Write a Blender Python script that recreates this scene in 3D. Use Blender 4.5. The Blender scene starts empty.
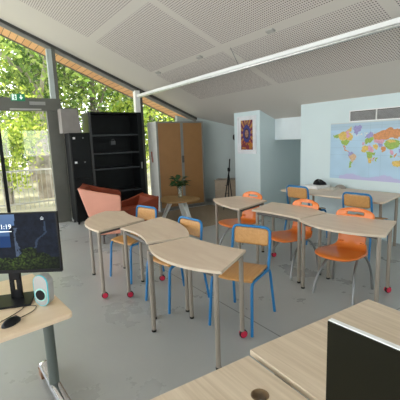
import bpy, math, random
from mathutils import Vector, Matrix
random.seed(7)
PI = math.pi
C = bpy.context.scene.collection
# ---------------------------------------------------------------- room numbers (metres)
GX = -7.757          # glazed gable wall plane
WY = 5.177           # map wall plane
CA, CS = 4.2868, 0.41552   # ceiling: z = CA - CS*y
EYE = 1.5984
YAW, PITCH, ROLL, FPX = 0.58883, 0.166779, -0.037345, 360.0
def ceil(y): return CA - CS * y

# ---------------------------------------------------------------- materials
def new_mat(name):
    m = bpy.data.materials.new(name); m.use_nodes = True
    nt = m.node_tree; b = nt.nodes['Principled BSDF']
    return m, nt, b
def ramp(nt, stops):
    r = nt.nodes.new('ShaderNodeValToRGB')
    e = r.color_ramp.elements
    while len(e) < len(stops): e.new(0.5)
    for i, (p, c) in enumerate(stops):
        e[i].position = p; e[i].color = (*c, 1)
    return r
def mat(name, col, rough=0.5, metal=0.0, var=0.08, scale=6.0, bump=0.0, spec=None, coat=0):
    m, nt, b = new_mat(name)
    tc = nt.nodes.new('ShaderNodeTexCoord')
    n = nt.nodes.new('ShaderNodeTexNoise'); n.inputs['Scale'].default_value = scale; n.inputs['Detail'].default_value = 5
    nt.links.new(tc.outputs['Object'], n.inputs['Vector'])
    lo = tuple(max(0, c * (1 - var)) for c in col); hi = tuple(min(1, c * (1 + var)) for c in col)
    r = ramp(nt, [(0.3, lo), (0.7, hi)])
    nt.links.new(n.outputs['Fac'], r.inputs['Fac']); nt.links.new(r.outputs['Color'], b.inputs['Base Color'])
    b.inputs['Roughness'].default_value = rough; b.inputs['Metallic'].default_value = metal
    if spec is not None: b.inputs['Specular IOR Level'].default_value = spec
    if coat: b.inputs['Coat Weight'].default_value = coat
    if bump:
        bp = nt.nodes.new('ShaderNodeBump'); bp.inputs['Strength'].default_value = bump
        n2 = nt.nodes.new('ShaderNodeTexNoise'); n2.inputs['Scale'].default_value = scale * 20
        nt.links.new(tc.outputs['Object'], n2.inputs['Vector'])
        nt.links.new(n2.outputs['Fac'], bp.inputs['Height']); nt.links.new(bp.outputs['Normal'], b.inputs['Normal'])
    return m
def wood(name, c1, c2, stretch=(1, 14, 14), scale=3.0, rough=0.45, rotz=0.0):
    m, nt, b = new_mat(name)
    tc = nt.nodes.new('ShaderNodeTexCoord'); mp = nt.nodes.new('ShaderNodeMapping')
    mp.inputs['Scale'].default_value = stretch; mp.inputs['Rotation'].default_value = (0, 0, rotz)
    n = nt.nodes.new('ShaderNodeTexNoise'); n.inputs['Scale'].default_value = scale; n.inputs['Detail'].default_value = 7
    n.inputs['Distortion'].default_value = 0.6
    nt.links.new(tc.outputs['Object'], mp.inputs['Vector']); nt.links.new(mp.outputs['Vector'], n.inputs['Vector'])
    r = ramp(nt, [(0.32, c1), (0.5, tuple((a + b2) / 2 for a, b2 in zip(c1, c2))), (0.68, c2)])
    nt.links.new(n.outputs['Fac'], r.inputs['Fac']); nt.links.new(r.outputs['Color'], b.inputs['Base Color'])
    b.inputs['Roughness'].default_value = rough
    return m
def emit(name, col, s):
    m, nt, b = new_mat(name)
    b.inputs['Base Color'].default_value = (*col, 1); b.inputs['Emission Color'].default_value = (*col, 1)
    b.inputs['Emission Strength'].default_value = s
    return m
def attr_mat(name, rough=0.5, em=0.0):
    m, nt, b = new_mat(name)
    if em: b.inputs['Specular IOR Level'].default_value = 0.05
    at = nt.nodes.new('ShaderNodeAttribute'); at.attribute_name = 'Col'
    if em:
        b.inputs['Base Color'].default_value = (0.01, 0.01, 0.01, 1)
        nt.links.new(at.outputs['Color'], b.inputs['Emission Color']); b.inputs['Emission Strength'].default_value = em
    else:
        nt.links.new(at.outputs['Color'], b.inputs['Base Color'])
    b.inputs['Roughness'].default_value = rough
    return m
def glass_mat(name, gl=0.06, tint=(1, 1, 1)):
    m = bpy.data.materials.new(name); m.use_nodes = True; nt = m.node_tree
    nt.nodes.clear()
    o = nt.nodes.new('ShaderNodeOutputMaterial'); mx = nt.nodes.new('ShaderNodeMixShader')
    t = nt.nodes.new('ShaderNodeBsdfTransparent'); t.inputs['Color'].default_value = (*tint, 1)
    g = nt.nodes.new('ShaderNodeBsdfGlossy'); g.inputs['Roughness'].default_value = 0.03
    mx.inputs['Fac'].default_value = gl
    nt.links.new(t.outputs[0], mx.inputs[1]); nt.links.new(g.outputs[0], mx.inputs[2]); nt.links.new(mx.outputs[0], o.inputs[0])
    return m
def M2(nt, op, a, b=None):
    n = nt.nodes.new('ShaderNodeMath'); n.operation = op
    for i, v in enumerate((a, b)):
        if v is None: continue
        if isinstance(v, (int, float)): n.inputs[i].default_value = v
        else: nt.links.new(v, n.inputs[i])
    return n.outputs[0]
def leaf_mat(name, c1, c2, c3, tr=0.35):
    m = bpy.data.materials.new(name); m.use_nodes = True; nt = m.node_tree; nt.nodes.clear()
    o = nt.nodes.new('ShaderNodeOutputMaterial'); mx = nt.nodes.new('ShaderNodeMixShader'); mx.inputs['Fac'].default_value = tr
    d = nt.nodes.new('ShaderNodeBsdfDiffuse'); t = nt.nodes.new('ShaderNodeBsdfTranslucent')
    geo = nt.nodes.new('ShaderNodeNewGeometry')
    r = ramp(nt, [(0.1, c1), (0.5, c2), (0.95, c3)])
    nt.links.new(geo.outputs['Random Per Island'], r.inputs['Fac'])
    nt.links.new(r.outputs['Color'], d.inputs['Color']); nt.links.new(r.outputs['Color'], t.inputs['Color'])
    nt.links.new(d.outputs[0], mx.inputs[1]); nt.links.new(t.outputs[0], mx.inputs[2]); nt.links.new(mx.outputs[0], o.inputs[0])
    return m

# ---------------------------------------------------------------- mesh builder
class MB:
    def __init__(s): s.v = []; s.f = []; s.c = None
    def add(s, vs, fs):
        k = len(s.v); s.v += [tuple(v) for v in vs]; s.f += [tuple(i + k for i in f) for f in fs]; return s
    def box(s, x0, x1, y0, y1, z0, z1, M=None):
        vs = [Vector(p) for p in ((x0,y0,z0),(x1,y0,z0),(x1,y1,z0),(x0,y1,z0),(x0,y0,z1),(x1,y0,z1),(x1,y1,z1),(x0,y1,z1))]
        if M is not None: vs = [M @ v for v in vs]
        return s.add(vs, [(0,3,2,1),(4,5,6,7),(0,1,5,4),(1,2,6,5),(2,3,7,6),(3,0,4,7)])
    def prism(s, poly, z0, z1, M=None, axis='z'):
        n = len(poly)
        f3 = {'z': lambda p, h: (p[0], p[1], h), 'x': lambda p, h: (h, p[0], p[1]), 'y': lambda p, h: (p[0], h, p[1])}[axis]
        vs = [Vector(f3(p, z0)) for p in poly] + [Vector(f3(p, z1)) for p in poly]
        if M is not None: vs = [M @ v for v in vs]
        ar = sum(poly[i][0]*poly[(i+1)%n][1] - poly[(i+1)%n][0]*poly[i][1] for i in range(n))
        if axis == 'y': ar = -ar
        fs = [tuple(range(n))[::-1], tuple(range(n, 2*n))] + [(i, (i+1) % n, n + (i+1) % n, n + i) for i in range(n)]
        if ar < 0: fs = [f[::-1] for f in fs]
        return s.add(vs, fs)
    def tube(s, path, r, n=10, cap=True, r2=None):
        P = [Vector(p) for p in path]; m = len(P)
        ts = []
        for i in range(m):
            t = (P[min(i+1, m-1)] - P[max(i-1, 0)]); ts.append(t.normalized())
        up = Vector((0, 0, 1)) if abs(ts[0].z) < 0.9 else Vector((1, 0, 0))
        u = ts[0].cross(up).normalized(); vs = []
        for i in range(m):
            u = (u - ts[i] * u.dot(ts[i])).normalized(); w = ts[i].cross(u)
            rr = r if r2 is None else r + (r2 - r) * i / (m - 1)
            for k in range(n):
                a = 2 * PI * k / n; vs.append(P[i] + (u * math.cos(a) + w * math.sin(a)) * rr)
        fs = []
        for i in range(m - 1):
            for k in range(n):
                fs.append((i*n+k, i*n+(k+1) % n, (i+1)*n+(k+1) % n, (i+1)*n+k))
        if cap: fs += [tuple(range(n))[::-1], tuple((m-1)*n + k for k in range(n))]
        return s.add(vs, fs)
    def lathe(s, prof, cx=0, cy=0, n=20, M=None):
        vs = []; m = len(prof)
        for r, z in prof:
            for k in range(n):
                a = 2*PI*k/n; v = Vector((cx + r*math.cos(a), cy + r*math.sin(a), z)); vs.append(M @ v if M is not None else v)
        fs = [(i*n+k, i*n+(k+1) % n, (i+1)*n+(k+1) % n, (i+1)*n+k) for i in range(m-1) for k in range(n)]
        fs += [tuple(range(n))[::-1], tuple((m-1)*n+k for k in range(n))]
        return s.add(vs, fs)
    def grid(s, fn, nu, nv, skip=None):
        vs = [fn(i/nu, j/nv) for j in range(nv+1) for i in range(nu+1)]
        fs = [(j*(nu+1)+i, j*(nu+1)+i+1, (j+1)*(nu+1)+i+1, (j+1)*(nu+1)+i) for j in range(nv) for i in range(nu) if not (skip and skip((i+.5)/nu, (j+.5)/nv))]
        return s.add(vs, fs)
ORG = {}
def root_of(p):
    while p.parent is not None: p = p.parent
    return p
def build(name, mb, m, parent=None, smooth=False, bevel=0.0, colors=None, segs=2):
    off = Vector((0, 0, 0))
    if parent is not None: off = ORG.get(root_of(parent).name, Vector((0, 0, 0)))
    me = bpy.data.meshes.new(name); me.from_pydata([tuple(Vector(v) - off) for v in mb.v], [], mb.f); me.update()
    if colors is not None:
        ca = me.color_attributes.new('Col', 'FLOAT_COLOR', 'CORNER'); k = 0
        for p in me.polygons:
            for _ in p.loop_indices: ca.data[k].color = (*colors[p.index], 1); k += 1
    o = bpy.data.objects.new(name, me); C.objects.link(o); me.materials.append(m)
    if parent is not None: o.parent = parent
    if smooth:
        me.shade_smooth()
        md = o.modifiers.new('split', 'EDGE_SPLIT'); md.split_angle = math.radians(38)
    if bevel:
        b = o.modifiers.new('bevel', 'BEVEL'); b.width = bevel; b.segments = segs; b.limit_method = 'ANGLE'; b.angle_limit = math.radians(40)
    return o
def tag(o, label, cat, group=None):
    o['label'] = label; o['category'] = cat
    if group: o['group'] = group
    return o
def thing(name, label, cat, loc=(0, 0, 0), group=None):
    o = bpy.data.objects.new(name, None); C.objects.link(o); o.location = loc; o.empty_display_size = 0.1
    ORG[o.name] = Vector(loc); return tag(o, label, cat, group)
def struct(name, mb, m, parent=None, **k):
    o = build(name, mb, m, parent, **k)
    if parent is None: o['kind'] = 'structure'
    return o
def dup(r, loc, rz, label, sc=None):
    n = r.copy(); C.objects.link(n); n.location = loc; n.rotation_euler = (0, 0, rz); n['label'] = label
    if sc: n.scale = (sc, sc, sc)
    for ch in list(r.children):
        c = ch.copy(); C.objects.link(c); c.parent = n
        for g in list(ch.children):
            d = g.copy(); C.objects.link(d); d.parent = c
    return n
def fillet(pts, rad, n=6):
    P = [Vector(p) for p in pts]; out = [P[0]]
    for i in range(1, len(P)-1):
        a = (P[i-1]-P[i]); b = (P[i+1]-P[i]); r = min(rad, a.length*.48, b.length*.48)
        s = P[i] + a.normalized()*r; e = P[i] + b.normalized()*r
        for k in range(n+1):
            t = k/n; out.append(s*(1-t)**2 + P[i]*2*t*(1-t) + e*t*t)
    out.append(P[-1]); return out
def smoothpath(pts, n=6):
    P = [Vector(p) for p in pts]; P = [P[0]*2-P[1]] + P + [P[-1]*2-P[-2]]; out = []
    for i in range(1, len(P)-2):
        for k in range(n):
            t = k/n; a, b, c, d = P[i-1], P[i], P[i+1], P[i+2]
            out.append(0.5*((2*b)+(c-a)*t+(2*a-5*b+4*c-d)*t*t+(3*b-a-3*c+d)*t**3))
    out.append(P[-2]); return out
def rrect(x0, x1, y0, y1, r, n=5):
    out = []
    for cx, cy, a0 in ((x1-r, y1-r, 0), (x0+r, y1-r, 90), (x0+r, y0+r, 180), (x1-r, y0+r, 270)):
        for k in range(n+1):
            a = math.radians(a0 + 90*k/n); out.append((cx+r*math.cos(a), cy+r*math.sin(a)))
    return out

# ---------------------------------------------------------------- palette
m_wall = mat('wall_paint', (0.63, 0.735, 0.74), 0.75, var=0.02, scale=2)
m_wallg = mat('grey_paint_alcove_shade', (0.44, 0.49, 0.47), 0.75, var=0.02, scale=2)
m_frame = mat('window_frame_grey', (0.13, 0.13, 0.11), 0.45, 0.2, var=0.05)
m_framelt = mat('window_frame_light', (0.62, 0.62, 0.58), 0.5, var=0.04)
m_taupe = mat('taupe_metal', (0.31, 0.265, 0.215), 0.42, 0.25, var=0.05)
m_blue = mat('blue_metal', (0.010, 0.17, 0.40), 0.35, 0.1, var=0.06)
m_ply = wood('beech_ply', (0.52, 0.255, 0.075), (0.61, 0.32, 0.11), (14, 1, 14), 3, 0.35)
m_orange = mat('orange_shell', (0.76, 0.205, 0.035), 0.28, var=0.05, scale=4)
m_silver = mat('grey_steel_tube', (0.25, 0.25, 0.245), 0.35, 0.8, var=0.04)
m_top = wood('pale_maple_top', (0.68, 0.52, 0.38), (0.75, 0.60, 0.45), (1.2, 7, 7), 2.2, 0.38)
m_edge = mat('pale_edge', (0.62, 0.51, 0.38), 0.5)
m_under = mat('dark_rail', (0.11, 0.10, 0.09), 0.5, 0.3)
m_oak = wood('pale_oak', (0.58, 0.455, 0.315), (0.72, 0.59, 0.435), (1.2, 26, 26), 2.0, 0.42)
m_oakx = wood('pale_oak_desk', (0.74, 0.55, 0.37), (0.80, 0.61, 0.42), (10, 1.0, 10), 2.0, 0.3)
m_oakedge = mat('oak_edge', (0.36, 0.27, 0.18), 0.5)
m_black = mat('black_steel', (0.006, 0.007, 0.007), 0.4, 0.0, var=0.2, spec=.18)
m_blackshelf = mat('black_shelf_edge', (0.03, 0.033, 0.035), 0.35, 0.3)
m_blackplastic = mat('black_plastic', (0.008, 0.008, 0.009), 0.4, spec=.2)
m_black_lit = mat('black_side_lit', (0.05, 0.05, 0.05), 0.4, 0.1)  # black side panel, lightened in colour to look lit
m_red = mat('red_caster', (0.55, 0.02, 0.06), 0.35)
m_white = mat('white_plastic', (0.80, 0.80, 0.78), 0.4, var=0.02)
m_whitem = mat('white_metal', (0.84, 0.84, 0.80), 0.45, var=0.03)
m_door = mat('tambour_brown', (0.35, 0.175, 0.062), 0.5, var=0.05)
m_alu = mat('grey_trim', (0.27, 0.27, 0.25), 0.4, 0.4)
m_rust = mat('rust_leather', (0.235, 0.045, 0.018), 0.5, var=0.15, scale=5, bump=0.08, spec=.25)
m_rust_lit = mat('rust_leather_lit', (0.74, 0.33, 0.23), 0.5, var=0.05, scale=4)  # rust leather lightened to salmon: window glare put into the colour
m_label = mat('white_label', (0.75, 0.75, 0.72), 0.5)
m_green = mat('plant_green', (0.015, 0.07, 0.018), 0.45, var=0.3)
m_glassy = glass_mat('vase_glass', 0.18, (0.9, 0.95, 0.93))
m_pane = glass_mat('window_glass', 0.05)
m_chrome = mat('chrome', (0.65, 0.65, 0.68), 0.16, 1.0, var=0.03)
m_column = mat('grey_green_column', (0.13, 0.15, 0.135), 0.4, 0.3)
m_block = wood('brown_block', (0.20, 0.10, 0.05), (0.28, 0.15, 0.08))
m_grille = mat('grille_grey', (0.16, 0.16, 0.16), 0.5, 0.2)
m_drawer = wood('drawer_wood', (0.30, 0.23, 0.16), (0.36, 0.28, 0.20), (1, 8, 8), 2)

# floor: polished concrete with saw-cut joints
def floor_mat():
    m, nt, b = new_mat('polished_concrete')
    tc = nt.nodes.new('ShaderNodeTexCoord'); n = nt.nodes.new('ShaderNodeTexNoise')
    n.inputs['Scale'].default_value = 1.3; n.inputs['Detail'].default_value = 9; n.inputs['Roughness'].default_value = 0.62
    nt.links.new(tc.outputs['Object'], n.inputs['Vector'])
    r = ramp(nt, [(0.2, (0.345, 0.353, 0.338)), (0.5, (0.372, 0.380, 0.364)), (0.8, (0.40, 0.408, 0.392))])
    nt.links.new(n.outputs['Fac'], r.inputs['Fac'])
    sp = nt.nodes.new('ShaderNodeSeparateXYZ'); nt.links.new(tc.outputs['Object'], sp.inputs[0])
    def joint(sock, off, step):
        a = M2(nt, 'ADD', sock, off); a = M2(nt, 'MODULO', a, step); a = M2(nt, 'SUBTRACT', a, step/2); a = M2(nt, 'ABSOLUTE', a)
        return M2(nt, 'LESS_THAN', a, 0.006)
    j = M2(nt, 'MAXIMUM', joint(sp.outputs['X'], 4.17+48+2.3, 4.6), joint(sp.outputs['Y'], -2.0+46+2.3, 4.6))
    # scattered little stains
    v = nt.nodes.new('ShaderNodeTexVoronoi'); v.inputs['Scale'].default_value = 2.2; nt.links.new(tc.outputs['Object'], v.inputs['Vector'])
    st = M2(nt, 'LESS_THAN', v.outputs['Distance'], 0.03)
    st = M2(nt, 'MULTIPLY', st, 0.35)
    f = M2(nt, 'MAXIMUM', M2(nt, 'MULTIPLY', j, 0.75), st)
    mx = nt.nodes.new('ShaderNodeMix'); mx.data_type = 'RGBA'
    nt.links.new(f, mx.inputs[0]); nt.links.new(r.outputs['Color'], mx.inputs[6]); mx.inputs[7].default_value = (0.10, 0.10, 0.09, 1)
    nt.links.new(mx.outputs[2], b.inputs['Base Color'])
    r2 = ramp(nt, [(0.1, (0.25,)*3), (0.9, (0.31,)*3)]); nt.links.new(n.outputs['Fac'], r2.inputs['Fac'])
    nt.links.new(r2.outputs['Color'], b.inputs['Roughness'])
    b.inputs['Specular IOR Level'].default_value = 0.6
    return m
def ceiling_mat():
    m, nt, b = new_mat('perforated_ceiling')
    tc = nt.nodes.new('ShaderNodeTexCoord'); sp = nt.nodes.new('ShaderNodeSeparateXYZ'); nt.links.new(tc.outputs['Object'], sp.inputs[0])
    X, Y = sp.outputs['X'], sp.outputs['Y']
    def inband(sock, off, step, half):   # 1 inside the panel field
        a = M2(nt, 'ADD', sock, off); a = M2(nt, 'MODULO', a, step); a = M2(nt, 'SUBTRACT', a, step/2); a = M2(nt, 'ABSOLUTE', a)
        return M2(nt, 'LESS_THAN', a, half)
    px = inband(X, 4.33+46.2, 2.31, 1.155-0.065)        # bands near x=-4.33, -2.02 ...
    py = inband(Y, -3.38+35.1, 1.17, 0.585-0.062)       # bands near y=3.38, 2.21 ...
    pan = M2(nt, 'MULTIPLY', px, py)
    pan = M2(nt, 'MULTIPLY', pan, M2(nt, 'LESS_THAN', Y, 4.45))
    pan = M2(nt, 'MULTIPLY', pan, M2(nt, 'GREATER_THAN', X, -6.5))
    st = 0.031
    def fr(sock): return M2(nt, 'SUBTRACT', M2(nt, 'MODULO', M2(nt, 'DIVIDE', M2(nt, 'ADD', sock, 20), st), 1.0), 0.5)
    fx, fy = fr(X), fr(M2(nt, 'MULTIPLY', Y, 1.083))
    d = M2(nt, 'ADD', M2(nt, 'MULTIPLY', fx, fx), M2(nt, 'MULTIPLY', fy, fy))
    hole = M2(nt, 'MULTIPLY', M2(nt, 'LESS_THAN', d, 0.27**2), pan)
    mx = nt.nodes.new('ShaderNodeMix'); mx.data_type = 'RGBA'
    nt.links.new(pan, mx.inputs[0]); mx.inputs[6].default_value = (0.60, 0.565, 0.51, 1); mx.inputs[7].default_value = (0.62, 0.57, 0.525, 1)
    m3 = nt.nodes.new('ShaderNodeMix'); m3.data_type = 'RGBA'
    nt.links.new(hole, m3.inputs[0]); nt.links.new(mx.outputs[2], m3.inputs[6]); m3.inputs[7].default_value = (0.13, 0.11, 0.105, 1)
    nt.links.new(m3.outputs[2], b.inputs['Base Color']); b.inputs['Roughness'].default_value = 0.8
    return m

# ================================================================ SETTING
struct('floor', MB().box(-8.0, 3.2, -3.2, 7.2, -0.12, 0), floor_mat())
# ceiling slab following the roof slope
y0, y1 = -3.2, 7.0
mb = MB(); mb.prism([(y0, ceil(y0)), (y1, ceil(y1)), (y1, ceil(y1)+.25), (y0, ceil(y0)+.25)], GX-0.02, 3.2, axis='x')
struct('ceiling', mb, ceiling_mat())
# dark strip where ceiling meets the glazed gable
mb = MB(); ya, yb = -3.1, 5.2
mb.prism([(ya, ceil(ya)), (yb, ceil(yb)), (yb, ceil(yb)-.055), (ya, ceil(ya)-.055)], GX-0.02, GX+0.03, axis='x')
struct('trim_1', mb, mat('dark_trim', (0.05, 0.05, 0.042), 0.5))
mb = MB(); mb.prism([(ya, ceil(ya)-.055), (yb, ceil(yb)-.055), (yb, ceil(yb)-.12), (ya, ceil(ya)-.12)], GX-0.04, GX+0.01, axis='x')
struct('trim_2', mb, mat('top_frame', (0.26, 0.25, 0.22), 0.5))
# map wall block, alcove, pillar, recess
struct('wall_map', MB().box(-4.42, 3.2, WY, WY+1.6, 0, ceil(WY)+.1), m_wall)
struct('wall_pillar', MB().box(-6.28, -5.47, WY, WY+1.6, 0, ceil(WY)+.1), m_wall)
struct('wall_alcove_back', MB().box(-5.47, -4.42, WY+1.25, WY+1.6, 0, 1.9), m_wallg)  # shade inside the alcove put into the colour by the darker grey
struct('trim_3', MB().box(-5.47, -4.42, 5.60, WY+1.25, 1.53, ceil(5.6)+.1), mat('header_white', (0.74, 0.81, 0.82), 0.7, var=.02))
mb = MB(); mb.prism([(-7.80, 5.10), (-6.28, 6.40), (-6.28, 6.7), (-8.0, 6.7), (-8.0, 5.10)], 0, 2.35)
struct('wall_rear', mb, m_wallg)
mb = MB(); mb.prism([(-7.72, 5.135), (-6.30, 6.352), (-6.30, 6.368), (-7.735, 5.15)], 0, 0.08)
struct('baseboard_rear', mb, mat('grey_skirting', (0.30, 0.31, 0.30), .5))
struct('wall_gable_end', MB().prism([(4.6, 0), (5.15, 0), (5.15, ceil(5.15)-.1), (4.6, ceil(4.6)-.18)], GX-.1, GX, axis='x'), m_wallg)
# side and back walls out of frame, with their big windows left open to the sky
mb = MB().box(-8.0, 3.2, -3.3, -3.1, 3.3, 5.7).box(-8.0, 3.2, -3.3, -3.1, 0, 0.35)
for x in (-7.9, -5.2, -2.5, 0.2, 2.9): mb.box(x, x+.3, -3.3, -3.1, 0.35, 3.3)
struct('wall_left', mb, m_wall)
mb = MB().box(3.0, 3.2, -3.1, WY, 2.3, 5.6).box(3.0, 3.2, -3.1, WY, 0, 1.1)
for y in (-3.1, -.5, 2.1, 4.4): mb.box(3.0, 3.2, y, y+.6, 1.1, 2.3)
struct('wall_back', mb, m_wall)

# ---------------------------------------------------------------- glazed gable
w1 = thing('window_1', '', '', (GX, 0, 0)); del w1['label']; del w1['category']; w1['kind'] = 'structure'
mb = MB()
def post(y, w, z0, z1, d=.07): mb.box(GX-d, GX+d*.6, y, y+w, z0, z1)
post(1.60, .28, 0, 2.50, .08)                      # door jamb
post(-1.3, .12, 0, ceil(-1.2)-.05)
build('jamb', mb, m_frame, w1, bevel=.006)
mb = MB(); post(1.80, .07, 2.45, ceil(1.83)-.04, .05); build('mullion', mb, m_frame, w1)
mb = MB(); mb.box(GX-.05, GX+.045, 1.71, 1.80, 2.48, ceil(1.8)-.1); build('light_mullion', mb, mat('pale_blue_mullion', (0.42, 0.47, 0.45), .4), w1)['label'] = 'pale blue-grey mullion face'
mb = MB(); mb.box(GX-.05, GX+.06, 3.50, 3.615, 0, ceil(3.6)-.06); build('white_post', mb, m_whitem, w1)['label'] = 'white window post'
mb = MB(); mb.box(GX-.06, GX+.05, 3.615, 3.68, 0, ceil(3.65)-.04); build('mullion', mb, mat('dark_post', (.07, .07, .06), .5), w1)
mb = MB(); mb.box(GX-.08, GX+.06, -1.2, 1.85, 2.26, 2.50); build('transom', mb, m_frame, w1, bevel=.006)
mb = MB(); mb.box(GX-.05, GX+.05, 1.88, 4.6, 0, .07); build('sill', mb, m_framelt, w1)
mb = MB(); mb.box(GX-.04, GX+.03, 1.88, 2.0, 0.07, 2.2).box(GX-.03, GX+.02, 2.03, 2.08, .07, 2.2); build('side_frame', mb, mat('beige_frame', (.45, .43, .37), .5), w1)
mb = MB(); mb.box(GX+.06, GX+.10, 1.30, 1.58, 2.37, 2.43); build('door_closer', mb, mat('closer_grey', (.35, .35, .32), .4), w1)
mb = MB(); mb.box(GX+.06, GX+.075, .95, 1.5, 2.27, 2.30); build('closer_rail', mb, mat('rail_grey', (.42, .42, .38), .4), w1)
mb = MB()
mb.prism([(-3.1, 2.5), (1.71, 2.5), (1.71, ceil(1.71)-.1), (-3.1, ceil(-3.1)-.1)], GX-.012, GX-.004, axis='x')
mb.prism([(1.88, .07), (3.50, .07), (3.50, ceil(3.5)-.1), (1.88, ceil(1.88)-.1)], GX-.012, GX-.004, axis='x')
mb.prism([(3.68, .07), (4.6, .07), (4.6, ceil(4.6)-.1), (3.68, ceil(3.68)-.1)], GX-.012, GX-.004, axis='x')
build('pane', mb, m_pane, w1)
d1 = thing('door_1', '', '', (GX, 1.1, 0)); del d1['label']; del d1['category']; d1['kind'] = 'structure'
mb = MB(); mb.box(GX-.04, GX+.02, 0.70, .76, 0, 2.26); build('door_stile', mb, m_black, d1)
mb = MB(); mb.box(GX-.04, GX+.02, .76, 1.6, 0, .12).box(GX-.04, GX+.02, -.2, .70, 0, .12); build('door_rail', mb, m_frame, d1)
mb = MB(); mb.box(GX-.012, GX-.004, .76, 1.6, .12, 2.26).box(GX-.012, GX-.004, -1.18, .70, .12, 2.26); build('pane', mb, m_pane, d1)

# exit sign
es = thing('exit_sign', 'small green emergency exit sign with white running figure on the door transom', 'sign', (GX+.07, .99, 2.44))
mb = MB(); mb.box(GX+.062, GX+.085, .99, 1.23, 2.435, 2.565); build('sign_plate', mb, emit('exit_green', (.01, .16, .07), .35), es, bevel=.003)
mw = emit('exit_white', (.7, .85, .75), .45)
mb = MB(); x0 = GX+.0855
def q(poly): mb.prism(poly, x0, x0+.002, axis='x')
q([(1.005, 2.45), (1.085, 2.45), (1.085, 2.552), (1.005, 2.552)]); build('door_symbol', mb, mw, es)
mb = MB(); x0 = GX+.0880; g2 = emit('exit_green_figure', (.01, .2, .08), .35)
q([(1.045, 2.53), (1.06, 2.53), (1.06, 2.547), (1.045, 2.547)]); q([(1.03, 2.495), (1.05, 2.525), (1.066, 2.52), (1.055, 2.49)])
q([(1.03, 2.46), (1.05, 2.49), (1.06, 2.488), (1.042, 2.455)]); q([(1.06, 2.46), (1.052, 2.49), (1.062, 2.49), (1.075, 2.465)]); q([(1.06, 2.515), (1.075, 2.503), (1.078, 2.508), (1.064, 2.523)])
build('running_figure', mb, g2, es)
mb = MB(); x0 = GX+.0855; q([(1.150, 2.545), (1.170, 2.545), (1.170, 2.505), (1.150, 2.505)]); q([(1.125, 2.505), (1.195, 2.505), (1.16, 2.46)])
build('arrow', mb, mw, es)

# timber soffit of the roof overhang outside
mb = MB(); D = .93
def soff_mat():
    m, nt, b = new_mat('soffit_timber')
    tc = nt.nodes.new('ShaderNodeTexCoord'); br = nt.nodes.new('ShaderNodeTexBrick'); mp = nt.nodes.new('ShaderNodeMapping')
    mp.inputs['Rotation'].default_value = (0, 0, 0); nt.links.new(tc.outputs['Object'], mp.inputs['Vector']); nt.links.new(mp.outputs[0], br.inputs['Vector'])
    br.inputs['Scale'].default_value = 1; br.inputs['Brick Width'].default_value = 2.5; br.inputs['Row Height'].default_value = .12
    br.inputs['Mortar Size'].default_value = .006
    br.inputs['Color1'].default_value = (.62, .30, .12, 1); br.inputs['Color2'].default_value = (.78, .43, .20, 1); br.inputs['Mortar'].default_value = (.2, .09, .04, 1)
    nt.links.new(br.outputs['Color'], b.inputs['Base Color']); b.inputs['Roughness'].default_value = .6
    return m
mb.prism([(-3.2, ceil(-3.2)+.02), (5.6, ceil(5.6)+.02), (5.6, ceil(5.6)+.1), (-3.2, ceil(-3.2)+.1)], GX-D, GX-.06, axis='x')
struct('trim_4', mb, soff_mat())
mb = MB(); mb.prism([(-3.2, ceil(-3.2)-.0), (5.6, ceil(5.6)-.0), (5.6, ceil(5.6)+.3), (-3.2, ceil(-3.2)+.3)], GX-D-.04, GX-D, axis='x')
struct('trim_5', mb, m_frame)

# ================================================================ OUTSIDE
mb = MB(); mb.box(-60, -8.0, -40, 45, -.25, -.1)
struct('ground', mb, mat('dry_ground', (0.40, 0.37, 0.26), 0.9, var=.3, scale=.6))
fr = thing('metal_railing', 'pale metal railing with thin upright bars outside the glass door', 'railing', (-10.6, 1.0, -.1))
mb = MB(); mb.box(-10.63, -10.57, -4, 7, .93, .97).box(-10.62, -10.58, -4, 7, 0.05, .09); build('rail', mb, mat('galvanised', (.5, .5, .47), .4, .3), fr)
mb = MB()
for k in range(92): mb.tube([(-10.6, -4+.12*k, -.1), (-10.6, -4+.12*k, .95)], .009, 5)
build('bars', mb, mat('galvanised_bar', (.42, .42, .38), .4, .3), fr)

bark = mat('pale_bark', (.30, .27, .22), .9, var=.45, scale=4, bump=.4)
barkd = mat('dark_bark', (.12, .10, .08), .9, var=.3, scale=5)
lv_y = leaf_mat('leaves_yellow_green', (.14, .24, .025), (.36, .48, .05), (.68, .74, .16), .45)
lv_g = leaf_mat('leaves_green', (.05, .11, .02), (.16, .27, .045), (.42, .52, .14), .4)
lv_d = leaf_mat('leaves_deep_green', (.03, .07, .02), (.09, .16, .04), (.24, .33, .10), .35)
def crown(mb, cx, cy, cz, rx, ry, rz, n, size):
    clumps = [(random.gauss(0, .45), random.gauss(0, .45), random.gauss(0, .45)) for _ in range(26)]
    for _ in range(n):
        a = random.choice(clumps)
        p = Vector((cx + rx*(a[0]+random.gauss(0, .17)), cy + ry*(a[1]+random.gauss(0, .17)), cz + rz*(a[2]+random.gauss(0, .17))))
        if p.z < .3: continue
        u = Vector((random.gauss(0, 1), random.gauss(0, 1), random.gauss(0, 1))).normalized()
        w = u.cross(Vector((random.gauss(0, 1), random.gauss(0, 1), random.gauss(0, 1)))).normalized()
        s = size*random.uniform(.6, 1.3)
        k = len(mb.v); mb.v += [tuple(p-u*s), tuple(p+w*s*.5), tuple(p+u*s), tuple(p-w*s*.5)]; mb.f.append((k, k+1, k+2, k+3))
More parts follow.
